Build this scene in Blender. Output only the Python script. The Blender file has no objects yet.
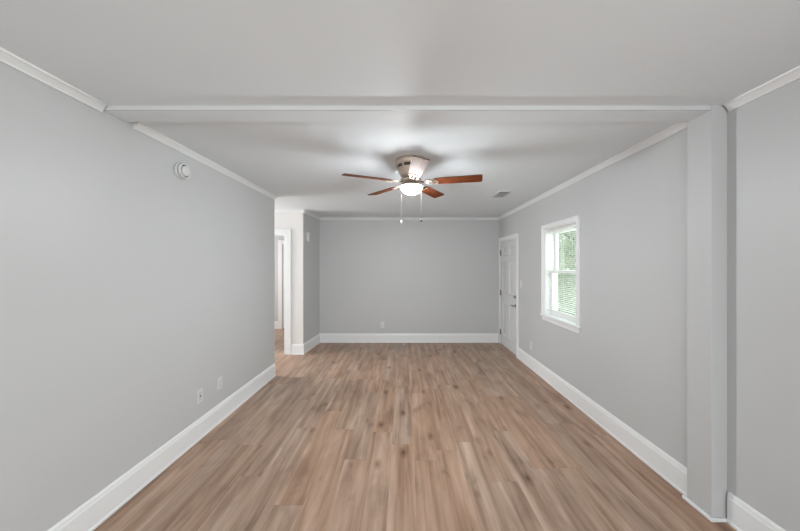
import bpy, bmesh, math, random
from mathutils import Vector, Matrix
random.seed(7)
PI = math.pi
S = bpy.context.scene
C = S.collection

# ------------------------------------------------------------------ camera
F_PX = 300.0
CAM_Z = 1.495
CEIL = 2.44
cd = bpy.data.cameras.new('camera'); cam = bpy.data.objects.new('camera', cd); C.objects.link(cam)
cam.location = (0, 0, CAM_Z); cam.rotation_euler = (PI/2, 0, 0)
cd.sensor_fit = 'HORIZONTAL'; cd.sensor_width = 36; cd.lens = 36*F_PX/800
cd.shift_x = -3/800; cd.shift_y = 0.5/800
cd.clip_start = 0.02; cd.clip_end = 300
S.camera = cam

# ------------------------------------------------------------------ light and exposure
S.view_settings.view_transform = 'Standard'; S.view_settings.look = 'None'
S.view_settings.gamma = 1; S.view_settings.use_curve_mapping = False
S.view_settings.exposure = 0.46
w = bpy.data.worlds.new('sky'); S.world = w; w.use_nodes = True
bg = w.node_tree.nodes['Background']; bg.inputs[0].default_value = (0.93, 0.98, 1.0, 1); bg.inputs[1].default_value = 1.45

def area(name, loc, rot, sx, sy, power, col=(1, 1, 1)):
    l = bpy.data.lights.new(name, 'AREA'); l.shape = 'RECTANGLE'; l.size = sx; l.size_y = sy
    l.energy = power; l.color = col
    o = bpy.data.objects.new(name, l); C.objects.link(o); o.location = loc; o.rotation_euler = rot
    return o
REAR = -3.0
area('fill_rear', (0, REAR-0.03, 1.45), (PI/2, 0, 0), 3.2, 1.5, 68, (0.97, 0.99, 1.0))  # added area light behind the camera, stands in for assumed unseen windows
area('fill_near_right', (1.90, -1.2, 1.45), (0, PI/2, 0), 1.3, 1.2, 30, (0.97, 0.99, 1.0))  # added fill from the right behind the camera, no window known there
area('daylight_side_window', (2.16, 3.57, 1.43), (0, PI/2, 0), 1.05, 0.70, 8, (0.96, 1.0, 0.98))
area('fill_hall', (-4.6, 4.62, 1.5), (0, -PI/2, 0), 1.4, 0.8, 66, (1.0, 0.985, 0.97))  # added fill inside the hall to brighten it, no window modelled there
area('fill_bedroom', (-4.6, 6.3, 1.5), (0, -PI/2, 0), 1.3, 1.0, 34, (1.0, 0.96, 0.94))  # added fill inside the windowless bedroom

# ------------------------------------------------------------------ materials
def mat(name, col, rough=0.5, metal=0.0, noise=0.0, nscale=6.0, bump=0.0, bscale=200.0, spec=0.5, coat=0.0):
    m = bpy.data.materials.new(name); m.use_nodes = True
    nt = m.node_tree; b = nt.nodes['Principled BSDF']
    b.inputs['Roughness'].default_value = rough; b.inputs['Metallic'].default_value = metal
    b.inputs['Specular IOR Level'].default_value = spec
    b.inputs['Coat Weight'].default_value = coat; b.inputs['Coat Roughness'].default_value = 0.2
    tc = nt.nodes.new('ShaderNodeTexCoord')
    n = nt.nodes.new('ShaderNodeTexNoise'); n.inputs['Scale'].default_value = nscale; n.inputs['Detail'].default_value = 4
    nt.links.new(tc.outputs['Object'], n.inputs['Vector'])
    mx = nt.nodes.new('ShaderNodeMixRGB'); nt.links.new(n.outputs['Fac'], mx.inputs[0])
    mx.inputs[1].default_value = tuple(c*(1-noise) for c in col)+(1,)
    mx.inputs[2].default_value = tuple(min(1, c*(1+noise)) for c in col)+(1,)
    nt.links.new(mx.outputs[0], b.inputs['Base Color'])
    if bump:
        n2 = nt.nodes.new('ShaderNodeTexNoise'); n2.inputs['Scale'].default_value = bscale
        nt.links.new(tc.outputs['Object'], n2.inputs['Vector'])
        bp = nt.nodes.new('ShaderNodeBump'); bp.inputs['Strength'].default_value = bump; bp.inputs['Distance'].default_value = 0.002
        nt.links.new(n2.outputs['Fac'], bp.inputs['Height']); nt.links.new(bp.outputs[0], b.inputs['Normal'])
    return m

M = {}
M['wall'] = mat('grey_wall_paint', (0.525, 0.535, 0.54), 0.45, noise=0.012, nscale=1.5, bump=0.06, bscale=160)
M['wall_white'] = mat('off_white_wall_paint', (0.72, 0.71, 0.70), 0.5, noise=0.01)
M['ceiling'] = mat('ceiling_paint', (0.755, 0.80, 0.835), 0.6, noise=0.012, nscale=1.2, bump=0.06, bscale=120)
M['trim'] = mat('white_trim_paint', (0.78, 0.795, 0.80), 0.35, noise=0.01)
M['crown'] = mat('crown_paint', (0.72, 0.735, 0.74), 0.4, noise=0.01)
M['door'] = mat('white_door_paint', (0.64, 0.65, 0.65), 0.4, noise=0.01)
M['plastic'] = mat('white_plastic', (0.64, 0.65, 0.65), 0.35, noise=0.01)
M['dark'] = mat('dark_gap', (0.03, 0.03, 0.03), 0.6)
M['nickel'] = mat('satin_nickel', (0.36, 0.34, 0.32), 0.35, metal=1.0, noise=0.04)
M['hinge'] = mat('hinge_steel', (0.30, 0.29, 0.28), 0.45, metal=1.0, noise=0.05)
M['brushed'] = mat('brushed_nickel_housing', (0.60, 0.51, 0.43), 0.5, metal=0.6, noise=0.06, nscale=20)
M['housing_slot'] = mat('housing_slot', (0.10, 0.085, 0.07), 0.6)
M['blind'] = mat('blind_vinyl', (0.80, 0.81, 0.79), 0.45, noise=0.01)
M['vinyl'] = mat('window_vinyl', (0.74, 0.75, 0.74), 0.4, noise=0.01)
M['bark'] = mat('bark', (0.16, 0.12, 0.09), 0.9, noise=0.3, nscale=12, bump=0.6, bscale=30)
M['grass'] = mat('lawn_grass', (0.14, 0.24, 0.07), 0.9, noise=0.35, nscale=3, bump=0.5, bscale=60)
M['siding'] = mat('outside_siding', (0.6, 0.6, 0.58), 0.7, noise=0.03)
M['pendant'] = mat('dark_pendant', (0.03, 0.025, 0.02), 0.4)

def glass_mat():
    m = bpy.data.materials.new('window_glass'); m.use_nodes = True; nt = m.node_tree; nt.nodes.clear()
    o = nt.nodes.new('ShaderNodeOutputMaterial'); mx = nt.nodes.new('ShaderNodeMixShader')
    t = nt.nodes.new('ShaderNodeBsdfTransparent'); t.inputs[0].default_value = (0.96, 0.985, 0.97, 1)
    g = nt.nodes.new('ShaderNodeBsdfGlossy'); g.inputs['Roughness'].default_value = 0.02
    f = nt.nodes.new('ShaderNodeLayerWeight'); f.inputs[0].default_value = 0.5
    pw = nt.nodes.new('ShaderNodeMath'); pw.operation = 'POWER'; pw.inputs[1].default_value = 3.5; nt.links.new(f.outputs['Facing'], pw.inputs[0])
    ml = nt.nodes.new('ShaderNodeMath'); ml.operation = 'MULTIPLY_ADD'; ml.inputs[1].default_value = 0.7; ml.inputs[2].default_value = 0.03; nt.links.new(pw.outputs[0], ml.inputs[0])
    nt.links.new(ml.outputs[0], mx.inputs[0]); nt.links.new(t.outputs[0], mx.inputs[1]); nt.links.new(g.outputs[0], mx.inputs[2])
    nt.links.new(mx.outputs[0], o.inputs[0]); return m
M['glass'] = glass_mat()

def lamp_mat():
    m = bpy.data.materials.new('lit_frosted_glass'); m.use_nodes = True; b = m.node_tree.nodes['Principled BSDF']
    b.inputs['Base Color'].default_value = (0.9, 0.88, 0.84, 1); b.inputs['Roughness'].default_value = 0.3
    b.inputs['Emission Color'].default_value = (0.94, 0.98, 1.0, 1); b.inputs['Emission Strength'].default_value = 240
    return m
M['lamp'] = lamp_mat()

def leaf_mat(name, c1, c2):
    m = bpy.data.materials.new(name); m.use_nodes = True; nt = m.node_tree; b = nt.nodes['Principled BSDF']
    tc = nt.nodes.new('ShaderNodeTexCoord'); n = nt.nodes.new('ShaderNodeTexNoise'); n.inputs['Scale'].default_value = 2.5
    nt.links.new(tc.outputs['Object'], n.inputs['Vector'])
    r = nt.nodes.new('ShaderNodeValToRGB'); r.color_ramp.elements[0].position = 0.35; r.color_ramp.elements[1].position = 0.65
    r.color_ramp.elements[0].color = c1+(1,); r.color_ramp.elements[1].color = c2+(1,)
    nt.links.new(n.outputs['Fac'], r.inputs[0]); nt.links.new(r.outputs[0], b.inputs['Base Color'])
    b.inputs['Roughness'].default_value = 0.5
    tr = nt.nodes.new('ShaderNodeBsdfTranslucent'); nt.links.new(r.outputs[0], tr.inputs[0])
    mx = nt.nodes.new('ShaderNodeMixShader'); mx.inputs[0].default_value = 0.4
    nt.links.new(b.outputs[0], mx.inputs[1]); nt.links.new(tr.outputs[0], mx.inputs[2])
    nt.links.new(mx.outputs[0], nt.nodes['Material Output'].inputs[0]); return m
M['leaf'] = leaf_mat('pale_leaf', (0.42, 0.52, 0.36), (0.74, 0.80, 0.66))  # both leaf colours paled to imitate overexposed daylight and haze through the glass
M['leaf2'] = leaf_mat('mid_leaf', (0.36, 0.47, 0.33), (0.66, 0.74, 0.59))

def math_node(nt, op, a, b=None):
    n = nt.nodes.new('ShaderNodeMath'); n.operation = op
    for i, v in enumerate((a, b)):
        if v is None: continue
        if isinstance(v, (int, float)): n.inputs[i].default_value = v
        else: nt.links.new(v, n.inputs[i])
    return n.outputs[0]

def ramp(nt, fac, stops):
    r = nt.nodes.new('ShaderNodeValToRGB'); e = r.color_ramp.elements
    while len(e) < len(stops): e.new(0.5)
    for el, (p, c) in zip(e, stops):
        el.position = p; el.color = tuple(c)+((1,) if len(c) == 3 else ())
    nt.links.new(fac, r.inputs[0]); return r.outputs[0]

def floor_mat():
    m = bpy.data.materials.new('vinyl_plank_floor'); m.use_nodes = True; nt = m.node_tree; b = nt.nodes['Principled BSDF']
    L = nt.links.new
    tc = nt.nodes.new('ShaderNodeTexCoord'); sx = nt.nodes.new('ShaderNodeSeparateXYZ'); L(tc.outputs['Object'], sx.inputs[0])
    X, Y = sx.outputs[0], sx.outputs[1]
    PW, PL = 0.178, 1.22
    xs = math_node(nt, 'DIVIDE', math_node(nt, 'ADD', X, 20.03), PW)
    row = math_node(nt, 'FLOOR', xs)
    wn = nt.nodes.new('ShaderNodeTexWhiteNoise'); wn.noise_dimensions = '1D'; L(row, wn.inputs['W'])
    ys = math_node(nt, 'DIVIDE', math_node(nt, 'ADD', math_node(nt, 'ADD', Y, 30), math_node(nt, 'MULTIPLY', wn.outputs['Value'], PL*3)), PL)
    col = math_node(nt, 'FLOOR', ys)
    cv = nt.nodes.new('ShaderNodeCombineXYZ'); L(row, cv.inputs[0]); L(col, cv.inputs[1])
    w2 = nt.nodes.new('ShaderNodeTexWhiteNoise'); w2.noise_dimensions = '2D'; L(cv.outputs[0], w2.inputs['Vector'])
    rnd = w2.outputs['Value']
    # streaky grain, offset for each plank
    def grain(scx, scy, det, off):
        c = nt.nodes.new('ShaderNodeCombineXYZ')
        L(math_node(nt, 'ADD', math_node(nt, 'MULTIPLY', X, scx), math_node(nt, 'MULTIPLY', rnd, 37.0+off)), c.inputs[0])
        L(math_node(nt, 'ADD', math_node(nt, 'MULTIPLY', Y, scy), math_node(nt, 'MULTIPLY', rnd, 91.0+off)), c.inputs[1])
        n = nt.nodes.new('ShaderNodeTexNoise'); n.inputs['Scale'].default_value = 1; n.inputs['Detail'].default_value = det
        n.inputs['Roughness'].default_value = 0.55; n.inputs['Distortion'].default_value = 0.6
        L(c.outputs[0], n.inputs['Vector']); return n.outputs['Fac']
    g1 = grain(17.0, 0.9, 4, 0); g2 = grain(95.0, 4.0, 3, 5); g3 = grain(9.0, 1.2, 2, 11); g4 = grain(7.0, 2.6, 5, 23)
    base = ramp(nt, g1, [(0.28, (0.200, 0.124, 0.084)), (0.47, (0.285, 0.187, 0.130)), (0.60, (0.330, 0.227, 0.166)), (0.75, (0.385, 0.280, 0.216))])
    grey = ramp(nt, g1, [(0.30, (0.190, 0.135, 0.100)), (0.5, (0.300, 0.225, 0.175)), (0.75, (0.400, 0.320, 0.265))])
    mx = nt.nodes.new('ShaderNodeMixRGB'); L(ramp(nt, rnd, [(0.35, (0.1,)*3), (0.8, (0.85,)*3)]), mx.inputs[0]); L(base, mx.inputs[1]); L(grey, mx.inputs[2])
    def mul(a, fac, stops):
        n = nt.nodes.new('ShaderNodeMixRGB'); n.blend_type = 'MULTIPLY'; n.inputs[0].default_value = 1
        L(a, n.inputs[1]); L(ramp(nt, fac, stops), n.inputs[2]); return n.outputs[0]
    c = mul(mx.outputs[0], g2, [(0.25, (0.91,)*3), (0.7, (1.06,)*3)])
    c = mul(c, g3, [(0.30, (0.80, 0.76, 0.73)), (0.55, (1, 1, 1))])
    w3 = nt.nodes.new('ShaderNodeTexWhiteNoise'); w3.noise_dimensions = '3D'; L(cv.outputs[0], w3.inputs['Vector'])
    c = mul(c, w3.outputs['Value'], [(0.0, (1.17, 1.11, 1.075)), (1.0, (1.27, 1.21, 1.17))])
    c = mul(c, g4, [(0.30, (0.74, 0.71, 0.69)), (0.47, (1, 1, 1)), (0.70, (1.12, 1.11, 1.10))])
    # knots
    kv = nt.nodes.new('ShaderNodeCombineXYZ')
    L(math_node(nt, 'MULTIPLY', X, 4.6), kv.inputs[0]); L(math_node(nt, 'MULTIPLY', Y, 2.2), kv.inputs[1])
    vo = nt.nodes.new('ShaderNodeTexVoronoi'); vo.inputs['Scale'].default_value = 1; vo.voronoi_dimensions = '2D'; L(kv.outputs[0], vo.inputs['Vector'])
    sk = nt.nodes.new('ShaderNodeSeparateXYZ'); L(vo.outputs['Color'], sk.inputs[0])
    kd = math_node(nt, 'ADD', vo.outputs['Distance'], math_node(nt, 'MULTIPLY', sk.outputs[0], 0.40))   # cells vary: only some carry a full knot
    c = mul(c, kd, [(0.05, (0.34, 0.27, 0.22)), (0.09, (0.66, 0.59, 0.54)), (0.22, (1, 1, 1))])
    # seams
    fx = math_node(nt, 'FRACT', xs); ex = math_node(nt, 'MULTIPLY', math_node(nt, 'MINIMUM', fx, math_node(nt, 'SUBTRACT', 1, fx)), PW)
    fy = math_node(nt, 'FRACT', ys); ey = math_node(nt, 'MULTIPLY', math_node(nt, 'MINIMUM', fy, math_node(nt, 'SUBTRACT', 1, fy)), PL)
    c = mul(c, math_node(nt, 'MULTIPLY', ey, 100), [(0.08, (0.80, 0.76, 0.73)), (0.20, (1, 1, 1))])
    c = mul(c, math_node(nt, 'MULTIPLY', ex, 100), [(0.05, (0.86, 0.83, 0.80)), (0.13, (1.0,)*3), (0.25, (1.15, 1.14, 1.12)), (0.75, (1, 1, 1))])
    L(c, b.inputs['Base Color'])
    b.inputs['Roughness'].default_value = 0.42; b.inputs['Specular IOR Level'].default_value = 0.4
    bp = nt.nodes.new('ShaderNodeBump'); bp.inputs['Strength'].default_value = 0.12; bp.inputs['Distance'].default_value = 0.002
    L(g2, bp.inputs['Height']); L(bp.outputs[0], b.inputs['Normal'])
    return m
M['floor'] = floor_mat()

def wood_mat():
    m = bpy.data.materials.new('cherry_blade_wood'); m.use_nodes = True; nt = m.node_tree; b = nt.nodes['Principled BSDF']
    tc = nt.nodes.new('ShaderNodeTexCoord'); mp = nt.nodes.new('ShaderNodeMapping'); mp.inputs['Scale'].default_value = (3, 45, 10)
    nt.links.new(tc.outputs['Object'], mp.inputs[0])
    n = nt.nodes.new('ShaderNodeTexNoise'); n.inputs['Scale'].default_value = 1; n.inputs['Detail'].default_value = 5
    nt.links.new(mp.outputs[0], n.inputs['Vector'])
    c = ramp(nt, n.outputs['Fac'], [(0.3, (0.10, 0.026, 0.010)), (0.7, (0.22, 0.062, 0.024))])
    nt.links.new(c, b.inputs['Base Color']); b.inputs['Roughness'].default_value = 0.65; b.inputs['Specular IOR Level'].default_value = 0.05
    return m
M['wood'] = wood_mat()
M['blade_edge'] = mat('dark_blade_edge', (0.07, 0.035, 0.02), 0.5)

# ------------------------------------------------------------------ mesh helpers
def box(bm, x0, x1, y0, y1, z0, z1, bev=0.0, mi=0):
    vs = [bm.verts.new((x, y, z)) for x in (x0, x1) for y in (y0, y1) for z in (z0, z1)]
    fs = [(0, 1, 3, 2), (4, 6, 7, 5), (0, 4, 5, 1), (2, 3, 7, 6), (0, 2, 6, 4), (1, 5, 7, 3)]
    faces = [bm.faces.new([vs[i] for i in f]) for f in fs]
    for f in faces: f.material_index = mi
    if bev:
        es = list({e for f in faces for e in f.edges})
        r = bmesh.ops.bevel(bm, geom=es, offset=bev, segments=2, profile=0.5, affect='EDGES')
        for f in r['faces']: f.material_index = mi
    return faces

def extrude_profile(bm, prof, a, b):
    """prof: (out, z) pairs, closed; swept along local x from a to b (out = +y)"""
    v0 = [bm.verts.new((a, p[0], p[1])) for p in prof]; v1 = [bm.verts.new((b, p[0], p[1])) for p in prof]
    n = len(prof)
    for i in range(n):
        j = (i+1) % n; bm.faces.new((v0[i], v0[j], v1[j], v1[i]))
    bm.faces.new(v0[::-1]); bm.faces.new(v1)

def lathe(bm, prof, seg=40, mi=0, axis='Z', center=(0, 0, 0)):
    rings = []
    for r, h in prof:
        ring = []
        for k in range(seg):
            t = 2*PI*k/seg; x, y = r*math.cos(t), r*math.sin(t)
            p = (x, y, h) if axis == 'Z' else ((x, h, y) if axis == 'Y' else (h, x, y))
            ring.append(bm.verts.new(Vector(p)+Vector(center)))
        rings.append(ring)
    for a, b in zip(rings, rings[1:]):
        for k in range(seg):
            f = bm.faces.new((a[k], a[(k+1) % seg], b[(k+1) % seg], b[k])); f.material_index = mi; f.smooth = True
    for ring in (rings[0], rings[-1]):
        f = bm.faces.new(ring); f.material_index = mi

def tube(bm, pts, rad, seg=8, mi=0):
    pts = [Vector(p) for p in pts]; rings = []
    for i, p in enumerate(pts):
        d = (pts[min(i+1, len(pts)-1)]-pts[max(i-1, 0)]).normalized()
        up = Vector((0, 0, 1)) if abs(d.z) < 0.9 else Vector((1, 0, 0))
        s = d.cross(up).normalized(); u = s.cross(d)
        r = rad[i] if isinstance(rad, (list, tuple)) else rad
        rings.append([bm.verts.new(p+s*r*math.cos(2*PI*k/seg)+u*r*math.sin(2*PI*k/seg)) for k in range(seg)])
    for a, b in zip(rings, rings[1:]):
        for k in range(seg):
            f = bm.faces.new((a[k], a[(k+1) % seg], b[(k+1) % seg], b[k])); f.smooth = True; f.material_index = mi
    bm.faces.new(rings[0]).material_index = mi; bm.faces.new(rings[-1]).material_index = mi

def obj(name, bm, mats, parent=None, loc=(0, 0, 0), rot=(0, 0, 0)):
    bmesh.ops.recalc_face_normals(bm, faces=bm.faces)
    me = bpy.data.meshes.new(name); bm.to_mesh(me); bm.free()
    for m in (mats if isinstance(mats, (list, tuple)) else [mats]): me.materials.append(m)
    o = bpy.data.objects.new(name, me); C.objects.link(o)
    o.location = loc; o.rotation_euler = rot
    if parent: o.parent = parent
    return o

def empty(name, loc=(0, 0, 0), rot=(0, 0, 0)):
    o = bpy.data.objects.new(name, None); o.empty_display_size = 0.1; C.objects.link(o)
    o.location = loc; o.rotation_euler = rot; return o

def tag(o, label=None, cat=None, group=None, kind=None):
    if label: o['label'] = label
    if cat: o['category'] = cat
    if group: o['group'] = group
    if kind: o['kind'] = kind
    return o

def copy_tree(o, parent=None):
    c = o.copy(); C.objects.link(c)
    if parent: c.parent = parent
    for ch in [x for x in bpy.data.objects if x.parent == o]: copy_tree(ch, c)
    return c

def B(): return bmesh.new()

class Frame:
    """a wall plane: origin o, local x along the wall, local y into the room"""
    def __init__(s, o, th): s.o = Vector(o); s.th = th
    def w(s, x, y=0, z=0):
        return s.o+Vector((math.cos(s.th)*x-math.sin(s.th)*y, math.sin(s.th)*x+math.cos(s.th)*y, z))
    def put(s, o, x=0, z=0, y=0): o.location = s.w(x, y, z); o.rotation_euler = (0, 0, s.th); return o

A_R = 0.0088                                            # the right wall runs a hair out of square
R0 = (1.850, 1.90)
FR = Frame((R0[0], R0[1], 0), PI/2-A_R)                 # right wall, x = distance beyond the pilaster
FN = Frame((1.905, 1.75, 0), PI/2)                      # right wall beside the camera
A_L = 0.0084
LEFT_END = 4.087
FL = Frame((-1.75, LEFT_END, 0), -PI/2-A_L)             # left wall, x = distance in front of its far end
BACK = 5.86
FB = Frame((0, BACK, 0), PI)                            # back wall, x = -x
H0, H1 = Vector((-1.690, 5.07, 0)), Vector((-1.632, BACK, 0))
dh = (H1-H0).normalized()
FS = Frame(H0, math.atan2(dh.y, dh.x)+PI)               # short side wall, running back towards the corner (x negative = deeper)
FC = Frame((0, 5.07, 0), PI)                            # wall with the bedroom doorway, x = -x
LEN_R = (BACK-1.90)/math.cos(A_R)
LEN_S = (H1-H0).length
LEN_L = LEFT_END-REAR

def wall_mesh(x0, x1, z0, z1, thick, holes=()):
    """wall from local x0..x1 with rectangular openings; room face at y = 0"""
    bm = B()
    xs = sorted({x0, x1, *[h[0] for h in holes], *[h[1] for h in holes]}); zs = sorted({z0, z1, *[h[2] for h in holes], *[h[3] for h in holes]})
    inside = lambda i, j: 0 <= i < len(xs)-1 and 0 <= j < len(zs)-1 and not any(h[0] <= (xs[i]+xs[i+1])/2 <= h[1] and h[2] <= (zs[j]+zs[j+1])/2 <= h[3] for h in holes)
    V = {}
    def v(i, j, y):
        k = (i, j, y)
        if k not in V: V[k] = bm.verts.new((xs[i], y, zs[j]))
        return V[k]
    for i in range(len(xs)-1):
        for j in range(len(zs)-1):
            if not inside(i, j): continue
            bm.faces.new((v(i, j, 0), v(i+1, j, 0), v(i+1, j+1, 0), v(i, j+1, 0)))
            bm.faces.new((v(i, j, -thick), v(i, j+1, -thick), v(i+1, j+1, -thick), v(i+1, j, -thick)))
            for (di, dj, a, b) in ((-1, 0, (i, j), (i, j+1)), (1, 0, (i+1, j), (i+1, j+1)), (0, -1, (i, j), (i+1, j)), (0, 1, (i, j+1), (i+1, j+1))):
                if not inside(i+di, j+dj): bm.faces.new((v(*a, 0), v(*b, 0), v(*b, -thick), v(*a, -thick)))
    return bm

def structure(name, bm, m, frame=None):
    o = obj(name, bm, m); o['kind'] = 'structure'
    if frame: frame.put(o)
    return o

# ------------------------------------------------------------------ floor, ceiling, walls
bm = B(); box(bm, -5.0, 2.05, REAR-0.15, 7.3, -0.12, 0.0); structure('floor', bm, M['floor'])
bm = B(); box(bm, -5.0, 2.05, REAR-0.15, 7.3, CEIL, CEIL+0.12); structure('ceiling', bm, M['ceiling'])

WIN = (1.305, 2.050, 0.865, 1.975)                      # opening along the right wall
DOOR = (3.032, 3.898, 0.0, 1.965)
structure('wall_left', wall_mesh(0, LEN_L, 0, CEIL, 0.12), M['wall'], FL)
structure('wall_right', wall_mesh(0.0, LEN_R+0.12, 0, CEIL, 0.16, [(WIN[0], WIN[1], WIN[2]-0.026, WIN[3]), DOOR]), M['wall'], FR)
structure('wall_right_near', wall_mesh(REAR-1.75, 0.145, 0, CEIL, 0.14, [(-3.55, -2.35, 0.8, 2.1)]), M['wall'], FN)  # unseen opening behind the camera, added to let sky light in
structure('wall_back', wall_mesh(-2.0, 1.75, 0, CEIL, 0.12), M['wall'], FB)
structure('wall_side', wall_mesh(-LEN_S-0.05, -0.03, 0, CEIL, 0.10), M['wall'], FS)
OPEN = (1.990, 2.80, 0.0, 2.03)                        # bedroom doorway (x = -x)
structure('wall_hall', wall_mesh(1.690, 5.0, 0, CEIL, 0.12, [OPEN]), M['wall_white'], FC)
rear = Frame((0, REAR, 0), 0)
structure('wall_rear', wall_mesh(-1.9, 2.05, 0, CEIL, 0.12, [(-1.6, -0.3, 0.7, 2.2), (0.3, 1.6, 0.7, 2.2)]), M['wall'], rear)
for i, x in enumerate((-0.95, 0.95)):
    bm = B()
    for a, b, c, d in ((-0.72, -0.65, 0.63, 2.27), (0.65, 0.72, 0.63, 2.27), (-0.65, 0.65, 2.2, 2.27), (-0.65, 0.65, 0.63, 0.7)): box(bm, a, b, 0, 0.018, c, d)
    o = structure('window_%d' % (i+2), bm, M['trim']); rear.put(o, x)
# rooms off the hall
structure('wall_hall_end', wall_mesh(-7.2, -3.9, 0, CEIL, 0.1), M['wall'], Frame((-4.9, 0, 0), -PI/2))
structure('wall_hall_left', wall_mesh(-4.95, -1.87, 0, CEIL, 0.1), M['wall'], Frame((0, LEFT_END-0.35, 0), 0))
FBD = Frame((0, 7.15, 0), PI)
structure('wall_bedroom', wall_mesh(1.70, 4.95, 0, CEIL, 0.1), M['wall'], FBD)
structure('wall_bedroom_right', wall_mesh(5.19, 7.2, 0, CEIL, 0.08), M['wall'], Frame((-1.80, 0, 0), PI/2))

# ------------------------------------------------------------------ ceiling beam and pilaster
bm = B(); box(bm, -1.79, 1.812, 1.778, 1.912, CEIL-0.028, CEIL)
beam = structure('ceiling_beam', bm, M['ceiling'])
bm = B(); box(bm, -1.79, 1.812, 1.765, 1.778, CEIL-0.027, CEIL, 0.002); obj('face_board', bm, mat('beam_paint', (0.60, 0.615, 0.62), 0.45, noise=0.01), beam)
bm = B(); box(bm, 1.812, 1.905, 1.762, 1.915, 0.0, CEIL, 0.0015); pil = structure('pilaster', bm, M['wall'])
bm = B(); box(bm, 1.797, 1.905, 1.747, 1.762, 0, 0.020, 0.004); box(bm, 1.797, 1.812, 1.762, 1.935, 0, 0.020, 0.004); obj('shoe_moulding', bm, M['trim'], pil)

# ------------------------------------------------------------------ baseboards and crown
BH = 0.178
BASE = [(0, 0), (0.020, 0), (0.020, 0.014), (0.015, 0.020), (0.015, BH-0.034), (0.012, BH-0.026), (0.010, BH-0.012), (0.005, BH), (0, BH)]
CR = 0.045
CROWN = [(0, 0), (0, -CR), (0.008, -CR), (0.012, -CR+0.010), (0.020, -CR+0.022), (0.028, -0.013), (0.035, -0.009), (0.038, 0)]
def run(name, prof, frame, a, b, z, m):
    bm = B(); extrude_profile(bm, prof, a, b); o = structure(name, bm, m); frame.put(o, 0, z); return o
def base(name, frame, a, b): return run('baseboard_'+name, BASE, frame, a, b, 0, M['trim'])
ncr = [0]
def crown(frame, a, b):
    ncr[0] += 1; return run('trim_%d' % ncr[0], CROWN, frame, a, b, CEIL, M['crown'])
base('left', FL, 0, LEN_L)
base('right', FR, 0.03, DOOR[0]-0.068)
base('right_near', FN, REAR-1.75, 0.0)
base('back', FB, -1.86, 1.64)
base('side', FS, -LEN_S, 0.0)
base('hall', FC, 1.672, OPEN[0]-0.105)
base('bedroom', FBD, 2.975, 4.9)
crown(FL, LEFT_END-1.758, LEN_L); crown(FL, 0, LEFT_END-1.965)
crown(FR, 0.03, LEN_R); crown(FN, REAR-1.75, 0.0)
crown(FB, -1.88, 1.64); crown(FS, -LEN_S, 0.0); crown(FC, 1.66, 4.9)

# ------------------------------------------------------------------ bedroom doorway in the hall wall
d2 = tag(empty('door_2'), kind='structure'); FC.put(d2)
bm = B()
for a, b, c, d in ((OPEN[0]-0.100, OPEN[0], 0, OPEN[3]+0.085), (OPEN[1], OPEN[1]+0.10, 0, OPEN[3]+0.085), (OPEN[0], OPEN[1], OPEN[3], OPEN[3]+0.085)): box(bm, a, b, 0, 0.018, c, d, 0.003)
obj('casing', bm, M['trim'], d2)
bm = B(); t = 0.015
box(bm, OPEN[0], OPEN[0]+t, -0.12, 0, 0, OPEN[3]); box(bm, OPEN[1]-t, OPEN[1], -0.12, 0, 0, OPEN[3]); box(bm, OPEN[0]+t, OPEN[1]-t, -0.12, 0, OPEN[3]-t, OPEN[3])
obj('jamb', bm, M['trim'], d2)
d3 = tag(empty('door_3'), kind='structure'); FBD.put(d3)
bm = B()
for a, b, c, d in ((2.875, 2.970, 0, 2.11), (2.0, 2.095, 0, 2.11), (2.095, 2.875, 2.02, 2.11)): box(bm, a, b, 0, 0.018, c, d, 0.003)
obj('casing', bm, M['trim'], d3)
bm = B(); box(bm, 2.10, 2.87, 0, 0.008, 0.01, 2.02); obj('door_leaf', bm, M['door'], d3)

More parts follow.
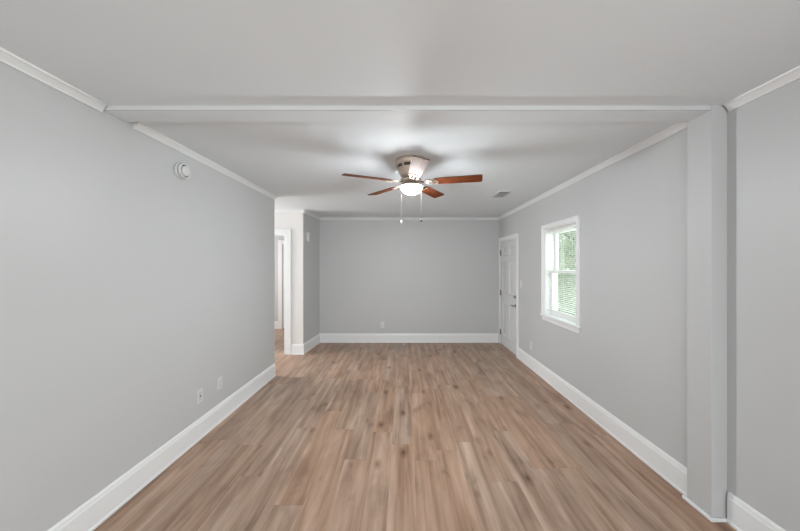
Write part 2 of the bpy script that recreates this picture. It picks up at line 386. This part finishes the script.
# ------------------------------------------------------------------ entry door
d1 = tag(empty('door_1'), kind='structure'); FR.put(d1)
CW = 0.068
x0, x1, _, zt = DOOR
bm = B()
for a, b, c, d in ((x0-CW, x0, 0, zt+CW), (x1, x1+CW-0.006, 0, zt+CW), (x0, x1, zt, zt+CW)): box(bm, a, b, 0, 0.018, c, d, 0.004)
for a, b, c, d in ((x0-CW, x0-CW+0.016, 0, zt+CW), (x0-CW, x1+CW-0.006, zt+CW-0.016, zt+CW)): box(bm, a, b, 0.014, 0.024, c, d, 0.003)
obj('casing', bm, M['trim'], d1)
bm = B()
box(bm, x0, x0+0.012, -0.16, 0, 0, zt); box(bm, x1-0.012, x1, -0.16, 0, 0, zt); box(bm, x0+0.012, x1-0.012, -0.16, 0, zt-0.012, zt)
obj('jamb', bm, M['trim'], d1)
def door_leaf(wd, ht, th, panels):
    """slab with raised panels: front at y = 0"""
    bm = B(); xs = sorted({0, wd, *[p[0] for p in panels], *[p[1] for p in panels]}); zs = sorted({0, ht, *[p[2] for p in panels], *[p[3] for p in panels]})
    V = {}
    def v(x, y, z):
        k = (round(x, 5), round(y, 5), round(z, 5))
        if k not in V: V[k] = bm.verts.new((x, y, z))
        return V[k]
    for i in range(len(xs)-1):
        for j in range(len(zs)-1):
            a, b, c, d = xs[i], xs[i+1], zs[j], zs[j+1]
            hole = [p for p in panels if abs(p[0]-a) < 1e-6 and abs(p[1]-b) < 1e-6 and abs(p[2]-c) < 1e-6 and abs(p[3]-d) < 1e-6]
            if not hole: bm.faces.new((v(a, 0, c), v(b, 0, c), v(b, 0, d), v(a, 0, d))); continue
            rings = []
            for ins, dep in ((0, 0), (0.012, -0.011), (0.030, -0.011), (0.055, -0.003)):
                rings.append([v(a+ins, dep, c+ins), v(b-ins, dep, c+ins), v(b-ins, dep, d-ins), v(a+ins, dep, d-ins)])
            for r, q in zip(rings, rings[1:]):
                for k in range(4): bm.faces.new((r[k], r[(k+1) % 4], q[(k+1) % 4], q[k]))
            bm.faces.new(rings[-1])
    box(bm, 0, wd, -th, -0.0125, 0, ht)
    for a, b in (((0, 0), (wd, 0)), ((0, ht), (wd, ht))):
        bm.faces.new([bm.verts.new(q) for q in ((a[0], 0, a[1]), (b[0], 0, b[1]), (b[0], -0.0125, b[1]), (a[0], -0.0125, a[1]))])
    for xx in (0, wd):
        bm.faces.new([bm.verts.new(q) for q in ((xx, 0, 0), (xx, 0, ht), (xx, -0.0125, ht), (xx, -0.0125, 0))])
    return bm
LW = x1-x0-0.030; LH = zt-0.022
pc = ((0.105, LW/2-0.05), (LW/2+0.05, LW-0.105)); pr = ((0.20, 0.80), (0.98, 1.56), (1.67, 1.84))
leaf = obj('door_leaf', door_leaf(LW, LH, 0.044, [(a, b, c, d) for a, b in pc for c, d in pr]), M['door'], d1, (x0+0.015, -0.004, 0.008))
for z in (0.23, 0.98, 1.74):
    bm = B(); lathe(bm, [(0.008, -0.05), (0.008, 0.05)], 12, center=(0, 0.010, 0)); lathe(bm, [(0.005, 0.05), (0.006, 0.056), (0.002, 0.061)], 12, center=(0, 0.010, 0))
    box(bm, -0.030, 0.0, 0.0, 0.004, -0.047, 0.047); obj('hinge', bm, M['hinge'], d1, (x1-0.013, -0.003, z))
bm = B(); lathe(bm, [(0.032, 0.0), (0.032, 0.008), (0.026, 0.012), (0.012, 0.014), (0.011, 0.045), (0.013, 0.050), (0.013, 0.062), (0.008, 0.066)], 24, axis='Y')
tube(bm, [(0, 0.055, 0), (0.03, 0.056, 0.002), (0.07, 0.055, 0.0), (0.115, 0.050, -0.004)], [0.010, 0.010, 0.009, 0.007], 10)
obj('door_handle', bm, M['nickel'], d1, (x0+0.075, -0.004, 0.83))
bm = B(); lathe(bm, [(0.028, 0.0), (0.028, 0.010), (0.022, 0.016), (0.010, 0.017)], 24, axis='Y'); box(bm, -0.006, 0.006, 0.015, 0.034, -0.019, 0.019, 0.003)
obj('deadbolt', bm, M['nickel'], d1, (x0+0.075, -0.004, 0.975))
bm = B(); box(bm, x0, x1, -0.16, 0.0, 0, 0.008); obj('threshold', bm, M['nickel'], d1)

# ------------------------------------------------------------------ window in the right wall
w1 = tag(empty('window_1'), kind='structure'); FR.put(w1)
a0, a1, zb, zt = WIN; CW = 0.056
bm = B()
for a, b, c, d in ((a0-CW, a0, zb-0.005, zt+CW), (a1, a1+CW, zb-0.005, zt+CW), (a0, a1, zt, zt+CW)): box(bm, a, b, 0, 0.018, c, d, 0.003)
for a, b, c, d in ((a0-CW, a0-CW+0.014, zb, zt+CW), (a1+CW-0.014, a1+CW, zb, zt+CW), (a0-CW, a1+CW, zt+CW-0.014, zt+CW)): box(bm, a, b, 0.012, 0.024, c, d, 0.003)
obj('casing', bm, M['trim'], w1)
bm = B()
box(bm, a0, a0+0.014, -0.16, 0, zb, zt); box(bm, a1-0.014, a1, -0.16, 0, zb, zt); box(bm, a0+0.014, a1-0.014, -0.16, 0, zt-0.014, zt)
for s in (a0+0.014, a1-0.022): box(bm, s, s+0.008, -0.112, -0.104, zb, zt-0.014)
obj('jamb', bm, M['trim'], w1)
bm = B(); box(bm, a0-CW-0.012, a1+CW+0.012, 0.0, 0.040, zb-0.026, zb, 0.005); box(bm, a0, a1, -0.16, 0.002, zb-0.026, zb-0.001); obj('window_sill', bm, M['trim'], w1)
bm = B(); box(bm, a0-CW, a1+CW, 0, 0.016, zb-0.082, zb-0.026, 0.004); obj('apron', bm, M['trim'], w1)
mid = (zb+zt)/2+0.005
def sash(y0, y1, c, d, rail_lo, rail_hi):
    bm = B(); st = 0.042; p, q = a0+0.014, a1-0.014
    box(bm, p, p+st, y0, y1, c, d, 0.002); box(bm, q-st, q, y0, y1, c, d, 0.002)
    box(bm, p+st, q-st, y0, y1, c, c+rail_lo, 0.002); box(bm, p+st, q-st, y0, y1, d-rail_hi, d, 0.002)
    s = obj('sash', bm, M['vinyl'], w1)
    bm = B(); box(bm, p+st-0.004, q-st+0.004, (y0+y1)/2-0.002, (y0+y1)/2+0.002, c+rail_lo-0.004, d-rail_hi+0.004); obj('window_pane', bm, M['glass'], s)
sash(-0.150, -0.118, mid-0.02, zt-0.014, 0.040, 0.045)
sash(-0.104, -0.072, zb, mid+0.02, 0.058, 0.040)
bm = B(); box(bm, (a0+a1)/2-0.03, (a0+a1)/2+0.03, -0.10, -0.078, mid+0.02, mid+0.032, 0.004); obj('sash_lock', bm, M['vinyl'], w1)

# blind hanging in the window
bl = tag(empty('window_blind'), 'white mini blind with open slats hanging inside the window', 'blind'); FR.put(bl, (a0+a1)/2, 0, -0.036)
hw = (a1-a0)/2-0.020; top = zt-0.016
bm = B(); box(bm, -hw, hw, -0.014, 0.014, top-0.030, top, 0.003); obj('headrail', bm, M['blind'], bl)
bm = B(); pitch = 0.0225; z = top-0.045; n = 0
while z > zb+0.090:
    vs = []
    for i in range(5):
        y = -0.0125+0.00625*i; h = 0.0018*(1-(2*i/4-1)**2)-0.10*y
        vs.append([bm.verts.new((s*hw*0.995, y, z+h)) for s in (-1, 1)])
    lo = [[bm.verts.new((v.co.x, v.co.y, v.co.z-0.0006)) for v in r] for r in vs]
    for i in range(4):
        bm.faces.new((vs[i][0], vs[i][1], vs[i+1][1], vs[i+1][0])); bm.faces.new((lo[i][0], lo[i+1][0], lo[i+1][1], lo[i][1]))
    for i in (0, 4): bm.faces.new((vs[i][0], vs[i][1], lo[i][1], lo[i][0]))
    z -= pitch
obj('slats', bm, M['blind'], bl)
bm = B(); box(bm, -hw, hw, -0.012, 0.012, zb+0.064, zb+0.078, 0.003); obj('bottom_rail', bm, M['blind'], bl)
for x in (-0.24, 0.0, 0.24):
    bm = B()
    for y in (-0.013, 0.013): tube(bm, [(x, y, top-0.03), (x, y, zb+0.07)], 0.0012, 6)
    obj('ladder_cord', bm, M['blind'], bl)
bm = B(); tube(bm, [(hw-0.06, 0.018, top-0.03), (hw-0.06, 0.020, top-0.60)], 0.004, 8); obj('tilt_wand', bm, M['vinyl'], bl)

# ------------------------------------------------------------------ ceiling fan
FX, FY = 0.075, 2.68
fan = tag(empty('ceiling_fan', (FX, FY, CEIL)), 'flush mount ceiling fan with five cherry blades and a lit glass bowl', 'ceiling fan')
bm = B(); lathe(bm, [(0.128, 0.0), (0.140, -0.003), (0.141, -0.030), (0.138, -0.048), (0.132, -0.052), (0.128, -0.060), (0.112, -0.110), (0.098, -0.138), (0.085, -0.152), (0.070, -0.158)], 56)
hs = obj('motor_housing', bm, M['brushed'], fan)
for k in range(10):
    t0 = 2*PI*k/10; bm = B()
    ps = []
    for (r, z) in ((0.1305, -0.058), (0.1225, -0.080)):
        ps.append([Vector((r*math.cos(t0+u)+0.0012*math.cos(t0+u), r*math.sin(t0+u)+0.0012*math.sin(t0+u), z)) for u in (-0.22, -0.11, 0, 0.11, 0.22)])
    vs = [[bm.verts.new(p) for p in row] for row in ps]
    for i in range(4): bm.faces.new((vs[0][i], vs[0][i+1], vs[1][i+1], vs[1][i]))
    bmesh.ops.solidify(bm, geom=list(bm.faces), thickness=0.002)
    obj('vent_slot', bm, M['housing_slot'], hs)
bm = B(); lathe(bm, [(0.060, -0.156), (0.062, -0.168), (0.093, -0.172), (0.095, -0.194), (0.060, -0.198)], 48); obj('rotor', bm, M['brushed'], fan)
bm = B(); lathe(bm, [(0.058, -0.196), (0.060, -0.216), (0.072, -0.220), (0.099, -0.225), (0.102, -0.237), (0.095, -0.239)], 48); obj('light_collar', bm, M['brushed'], fan)
bm = B(); prof = [(0.093, -0.236)]
for k in range(1, 11):
    t = k/10*PI/2; prof.append((max(0.096*math.cos(t), 0.002), -0.238-0.068*math.sin(t)))
lathe(bm, prof, 48); obj('glass_bowl', bm, M['lamp'], fan)
PITCH = math.radians(-11)
phi0 = math.radians(-90+5)
R_IN, R_OUT = 0.205, 0.614
def blade_mesh():
    bm = B(); out = []
    prof = [(R_IN, 0.044), (R_IN+0.02, 0.052), (0.30, 0.055), (0.45, 0.058), (R_OUT-0.020, 0.061), (R_OUT-0.006, 0.057), (R_OUT, 0.048)]
    pts = [(x, h) for x, h in prof]+[(x, -h) for x, h in reversed(prof)]
    lo = [bm.verts.new((x, y, -0.004)) for x, y in pts]; hi = [bm.verts.new((x, y, 0.004)) for x, y in pts]
    bm.faces.new(lo); bm.faces.new(hi)
    for i in range(len(pts)):
        j = (i+1) % len(pts); bm.faces.new((lo[i], lo[j], hi[j], hi[i])).material_index = 1
    return bm
def bracket_mesh():
    bm = B()
    box(bm, 0.085, 0.135, -0.016, 0.016, -0.004, 0.004, 0.002)
    for s in (-1, 1): tube(bm, [(0.12, 0.008*s, 0), (0.155, 0.028*s, -0.003), (0.185, 0.034*s, -0.008), (0.225, 0.030*s, -0.008)], [0.007, 0.007, 0.007, 0.006], 8)
    tube(bm, [(0.12, 0, 0), (0.17, 0, -0.006), (0.235, 0, -0.008)], [0.007, 0.006, 0.006], 8)
    for x, y in ((0.225, 0.030), (0.225, -0.030), (0.238, 0)): lathe(bm, [(0.009, -0.014), (0.009, -0.006)], 12, center=(x, y, 0))
    return bm
b0 = obj('blade', blade_mesh(), [M['wood'], M['blade_edge']], fan); k0 = obj('blade_bracket', bracket_mesh(), mat('bracket_metal', (0.26, 0.21, 0.17), 0.5, metal=0.5), b0)
for k in range(5):
    b = b0 if k == 0 else copy_tree(b0, fan)
    b.location = (0, 0, -0.200)
    b.rotation_euler = (PITCH, 0, phi0+k*2*PI/5)
M['chain'] = mat('pull_chain_metal', (0.14, 0.13, 0.125), 0.7, spec=0.1)
for (x, y, L, m) in ((-0.090, -0.02, 0.310, 'plastic'), (0.086, -0.02, 0.295, 'pendant')):
    bm = B(); tube(bm, [(x, y, -0.232), (x, y, -0.235-L)], 0.0008, 6)
    for i in range(int(L/0.008)): lathe(bm, [(0.0004, -0.0016), (0.0014, -0.0007), (0.0014, 0.0007), (0.0004, 0.0016)], 6, center=(x, y, -0.240-0.008*i))
    ch = obj('pull_chain', bm, M['chain'], fan)
    bm = B(); lathe(bm, [(0.001, 0.012), (0.005, 0.006), (0.0075, -0.004), (0.0065, -0.012), (0.001, -0.016)], 14, center=(x, y, -0.235-L-0.010)); obj('chain_pendant', bm, M[m], ch)

# ------------------------------------------------------------------ ceiling vent
vt = tag(empty('ceiling_vent', (1.295, 3.945, CEIL)), 'white metal air vent with louvers set in the ceiling', 'vent')
vx, vy = 0.088, 0.165
bm = B()
for a, b, c, d in ((-vx, -vx+0.020, -vy, vy), (vx-0.020, vx, -vy, vy), (-vx+0.020, vx-0.020, -vy, -vy+0.020), (-vx+0.020, vx-0.020, vy-0.020, vy)): box(bm, a, b, c, d, -0.009, 0, 0.002)
obj('vent_frame', bm, M['plastic'], vt)
bm = B(); box(bm, -vx+0.019, vx-0.019, -vy+0.019, vy-0.019, -0.0012, 0); obj('vent_back', bm, mat('vent_grey', (0.30, 0.30, 0.30), 0.7), vt)
bm = B()
y = -vy+0.034
while y < vy-0.028:
    tilt = 0.012 if y < -vy*0.45 else -0.012
    q = [(-vx+0.02, y-tilt/2, -0.011), (vx-0.02, y-tilt/2, -0.011), (vx-0.02, y+tilt/2, -0.002), (-vx+0.02, y+tilt/2, -0.002)]
    f = bm.faces.new([bm.verts.new(p) for p in q]); y += 0.017
bmesh.ops.solidify(bm, geom=list(bm.faces), thickness=0.0012)
obj('louvers', bm, M['plastic'], vt)

# ------------------------------------------------------------------ wall devices
def outlet(name, label, frame, x, z, group='wall outlets'):
    r = tag(empty(name), label, 'outlet', group); frame.put(r, x, z)
    bm = B(); box(bm, -0.036, 0.036, 0, 0.006, -0.059, 0.059, 0.0025); obj('cover_plate', bm, M['plastic'], r)
    for s in (-1, 1):
        bm = B(); lathe(bm, [(0.017, 0.005), (0.017, 0.0085), (0.016, 0.009)], 20, axis='Y', center=(0, 0, 0.020*s))
        f = obj('receptacle', bm, M['plastic'], r)
        bm = B(); box(bm, -0.008, -0.0058, 0.0085, 0.0094, 0.020*s-0.004, 0.020*s+0.005); box(bm, 0.0058, 0.008, 0.0085, 0.0094, 0.020*s-0.003, 0.020*s+0.005); box(bm, -0.002, 0.002, 0.0085, 0.0094, 0.020*s-0.011, 0.020*s-0.007)
        obj('slots', bm, M['dark'], f)
    bm = B(); lathe(bm, [(0.003, 0.005), (0.003, 0.0075)], 10, axis='Y'); obj('screw', bm, M['nickel'], r)
    return r
def coax(label, frame, x, z):
    r = tag(empty('cable_plate'), label, 'outlet'); frame.put(r, x, z)
    bm = B(); box(bm, -0.036, 0.036, 0, 0.006, -0.059, 0.059, 0.0025); obj('cover_plate', bm, M['plastic'], r)
    bm = B(); box(bm, -0.017, 0.017, 0.005, 0.0075, -0.034, 0.034, 0.001); obj('insert', bm, mat('insert_plastic', (0.55, 0.55, 0.55), 0.4), r)
    bm = B(); lathe(bm, [(0.006, 0.007), (0.006, 0.016), (0.0045, 0.017)], 12, axis='Y'); obj('connector', bm, M['nickel'], r)
coax('white wall plate with grey insert, nearer of two on the left wall', FL, LEFT_END-2.598, 0.369)
outlet('wall_outlet', 'white outlet on the left wall, nearer the hall opening', FL, LEFT_END-2.877, 0.371)
outlet('wall_outlet', 'small white outlet low on the back wall', FB, 0.405, 0.345)
outlet('wall_outlet', 'white outlet on the right wall between the window and the white door', FR, 4.373-1.90, 0.335)
sw = tag(empty('light_switch'), 'white light switch on the right wall beside the white door', 'switch'); FR.put(sw, 4.755-1.90, 1.21)
bm = B(); box(bm, -0.036, 0.036, 0, 0.006, -0.059, 0.059, 0.0025); obj('cover_plate', bm, M['plastic'], sw)
bm = B(); box(bm, -0.005, 0.005, 0.004, 0.016, -0.004, 0.012, 0.002); obj('toggle', bm, M['plastic'], sw)

sd = tag(empty('smoke_detector'), 'round white smoke detector high on the left wall', 'smoke detector'); FL.put(sd, LEFT_END-2.373, 2.245)
bm = B(); lathe(bm, [(0.061, 0.0), (0.064, 0.004), (0.064, 0.020), (0.060, 0.024)], 48, axis='Y'); obj('mounting_base', bm, M['plastic'], sd)
bm = B(); lathe(bm, [(0.054, 0.022), (0.054, 0.030)], 48, axis='Y'); obj('vent_gap', bm, mat('grey_gap', (0.22, 0.22, 0.22), 0.6), sd)
bm = B(); lathe(bm, [(0.061, 0.029), (0.062, 0.040), (0.058, 0.048), (0.052, 0.049), (0.050, 0.036)], 48, axis='Y'); cv = obj('cover', bm, M['plastic'], sd)
bm = B(); lathe(bm, [(0.0505, 0.034), (0.0505, 0.038)], 48, axis='Y'); obj('sounder_slot', bm, mat('slot_grey', (0.10, 0.10, 0.10), 0.7), cv)
bm = B(); lathe(bm, [(0.041, 0.036), (0.040, 0.050), (0.036, 0.053), (0.015, 0.055), (0.002, 0.055)], 48, axis='Y'); obj('test_button', bm, M['plastic'], cv)

dc = tag(empty('door_chime'), 'small white chime box high on the short wall by the hall doorway', 'door chime'); FS.put(dc, -0.185, 2.0)
bm = B(); box(bm, -0.045, 0.045, 0, 0.045, -0.080, 0.080, 0.006); obj('cover', bm, M['plastic'], dc)
bm = B()
for k in range(5): box(bm, -0.030, 0.030, 0.044, 0.0465, -0.055+0.014*k, -0.050+0.014*k)
obj('grille', bm, mat('chime_grille', (0.55, 0.55, 0.54), 0.5), dc)

# ------------------------------------------------------------------ outside the window
bm = B(); box(bm, 2.2, 40, -15, 45, -0.75, -0.6); o = obj('lawn', bm, M['grass']); o['kind'] = 'structure'
def tree(name, label, cat, x, y, h, r, n, m, zc):
    root = tag(empty(name, (x, y, -0.6)), label, cat, 'trees outside the window')
    bm = B(); tube(bm, [(0, 0, 0), (0.05, 0.03, h*0.3), (0.0, 0.06, h*0.6), (0.03, 0.0, h*0.85)], [0.11, 0.09, 0.06, 0.02], 10)
    for k in range(6):
        t = k*1.05; z = h*(0.25+0.09*k); tube(bm, [(0.02, 0.03, z), (r*0.35*math.cos(t), r*0.35*math.sin(t), z+0.35), (r*0.7*math.cos(t), r*0.7*math.sin(t), z+0.6)], [0.04, 0.025, 0.008], 6)
    obj('trunk', bm, M['bark'], root)
    bm = B()
    for i in range(n):
        while True:
            p = Vector((random.uniform(-1, 1), random.uniform(-1, 1), random.uniform(-1, 1)))
            if 0.25 < p.length < 1: break
        p = Vector((p.x*r, p.y*r, zc+p.z*h*0.48)) * 1.0
        p += Vector((math.sin(p.z*5), math.cos(p.z*4+p.x*3), math.sin(p.x*6+p.y*5)))*0.12
        d = Vector((random.gauss(0, 1), random.gauss(0, 1), random.gauss(0, 0.6))).normalized()
        s = d.cross(Vector((random.gauss(0, 1), random.gauss(0, 1), random.gauss(0, 1)))).normalized(); u = d.cross(s)
        L = random.uniform(0.07, 0.14)
        a = [p, p+d*L*0.5+s*L*0.28+u*L*0.06, p+d*L, p+d*L*0.5-s*L*0.28+u*L*0.06]
        vs = [bm.verts.new(q) for q in a]; bm.faces.new((vs[0], vs[1], vs[2])); bm.faces.new((vs[0], vs[2], vs[3]))
    obj('foliage', bm, m, root)
tree('leafy_tree', 'pale green leafy tree straight outside the window', 'tree', 4.6, 7.4, 4.6, 1.15, 9000, M['leaf'], 2.5)
tree('leafy_tree', 'green leafy tree seen at the far side of the window', 'tree', 4.9, 10.4, 5.0, 1.4, 9000, M['leaf2'], 2.7)
tree('leafy_tree', 'green leafy tree seen at the near side of the window', 'tree', 7.4, 8.6, 4.8, 1.4, 9000, M['leaf2'], 2.6)
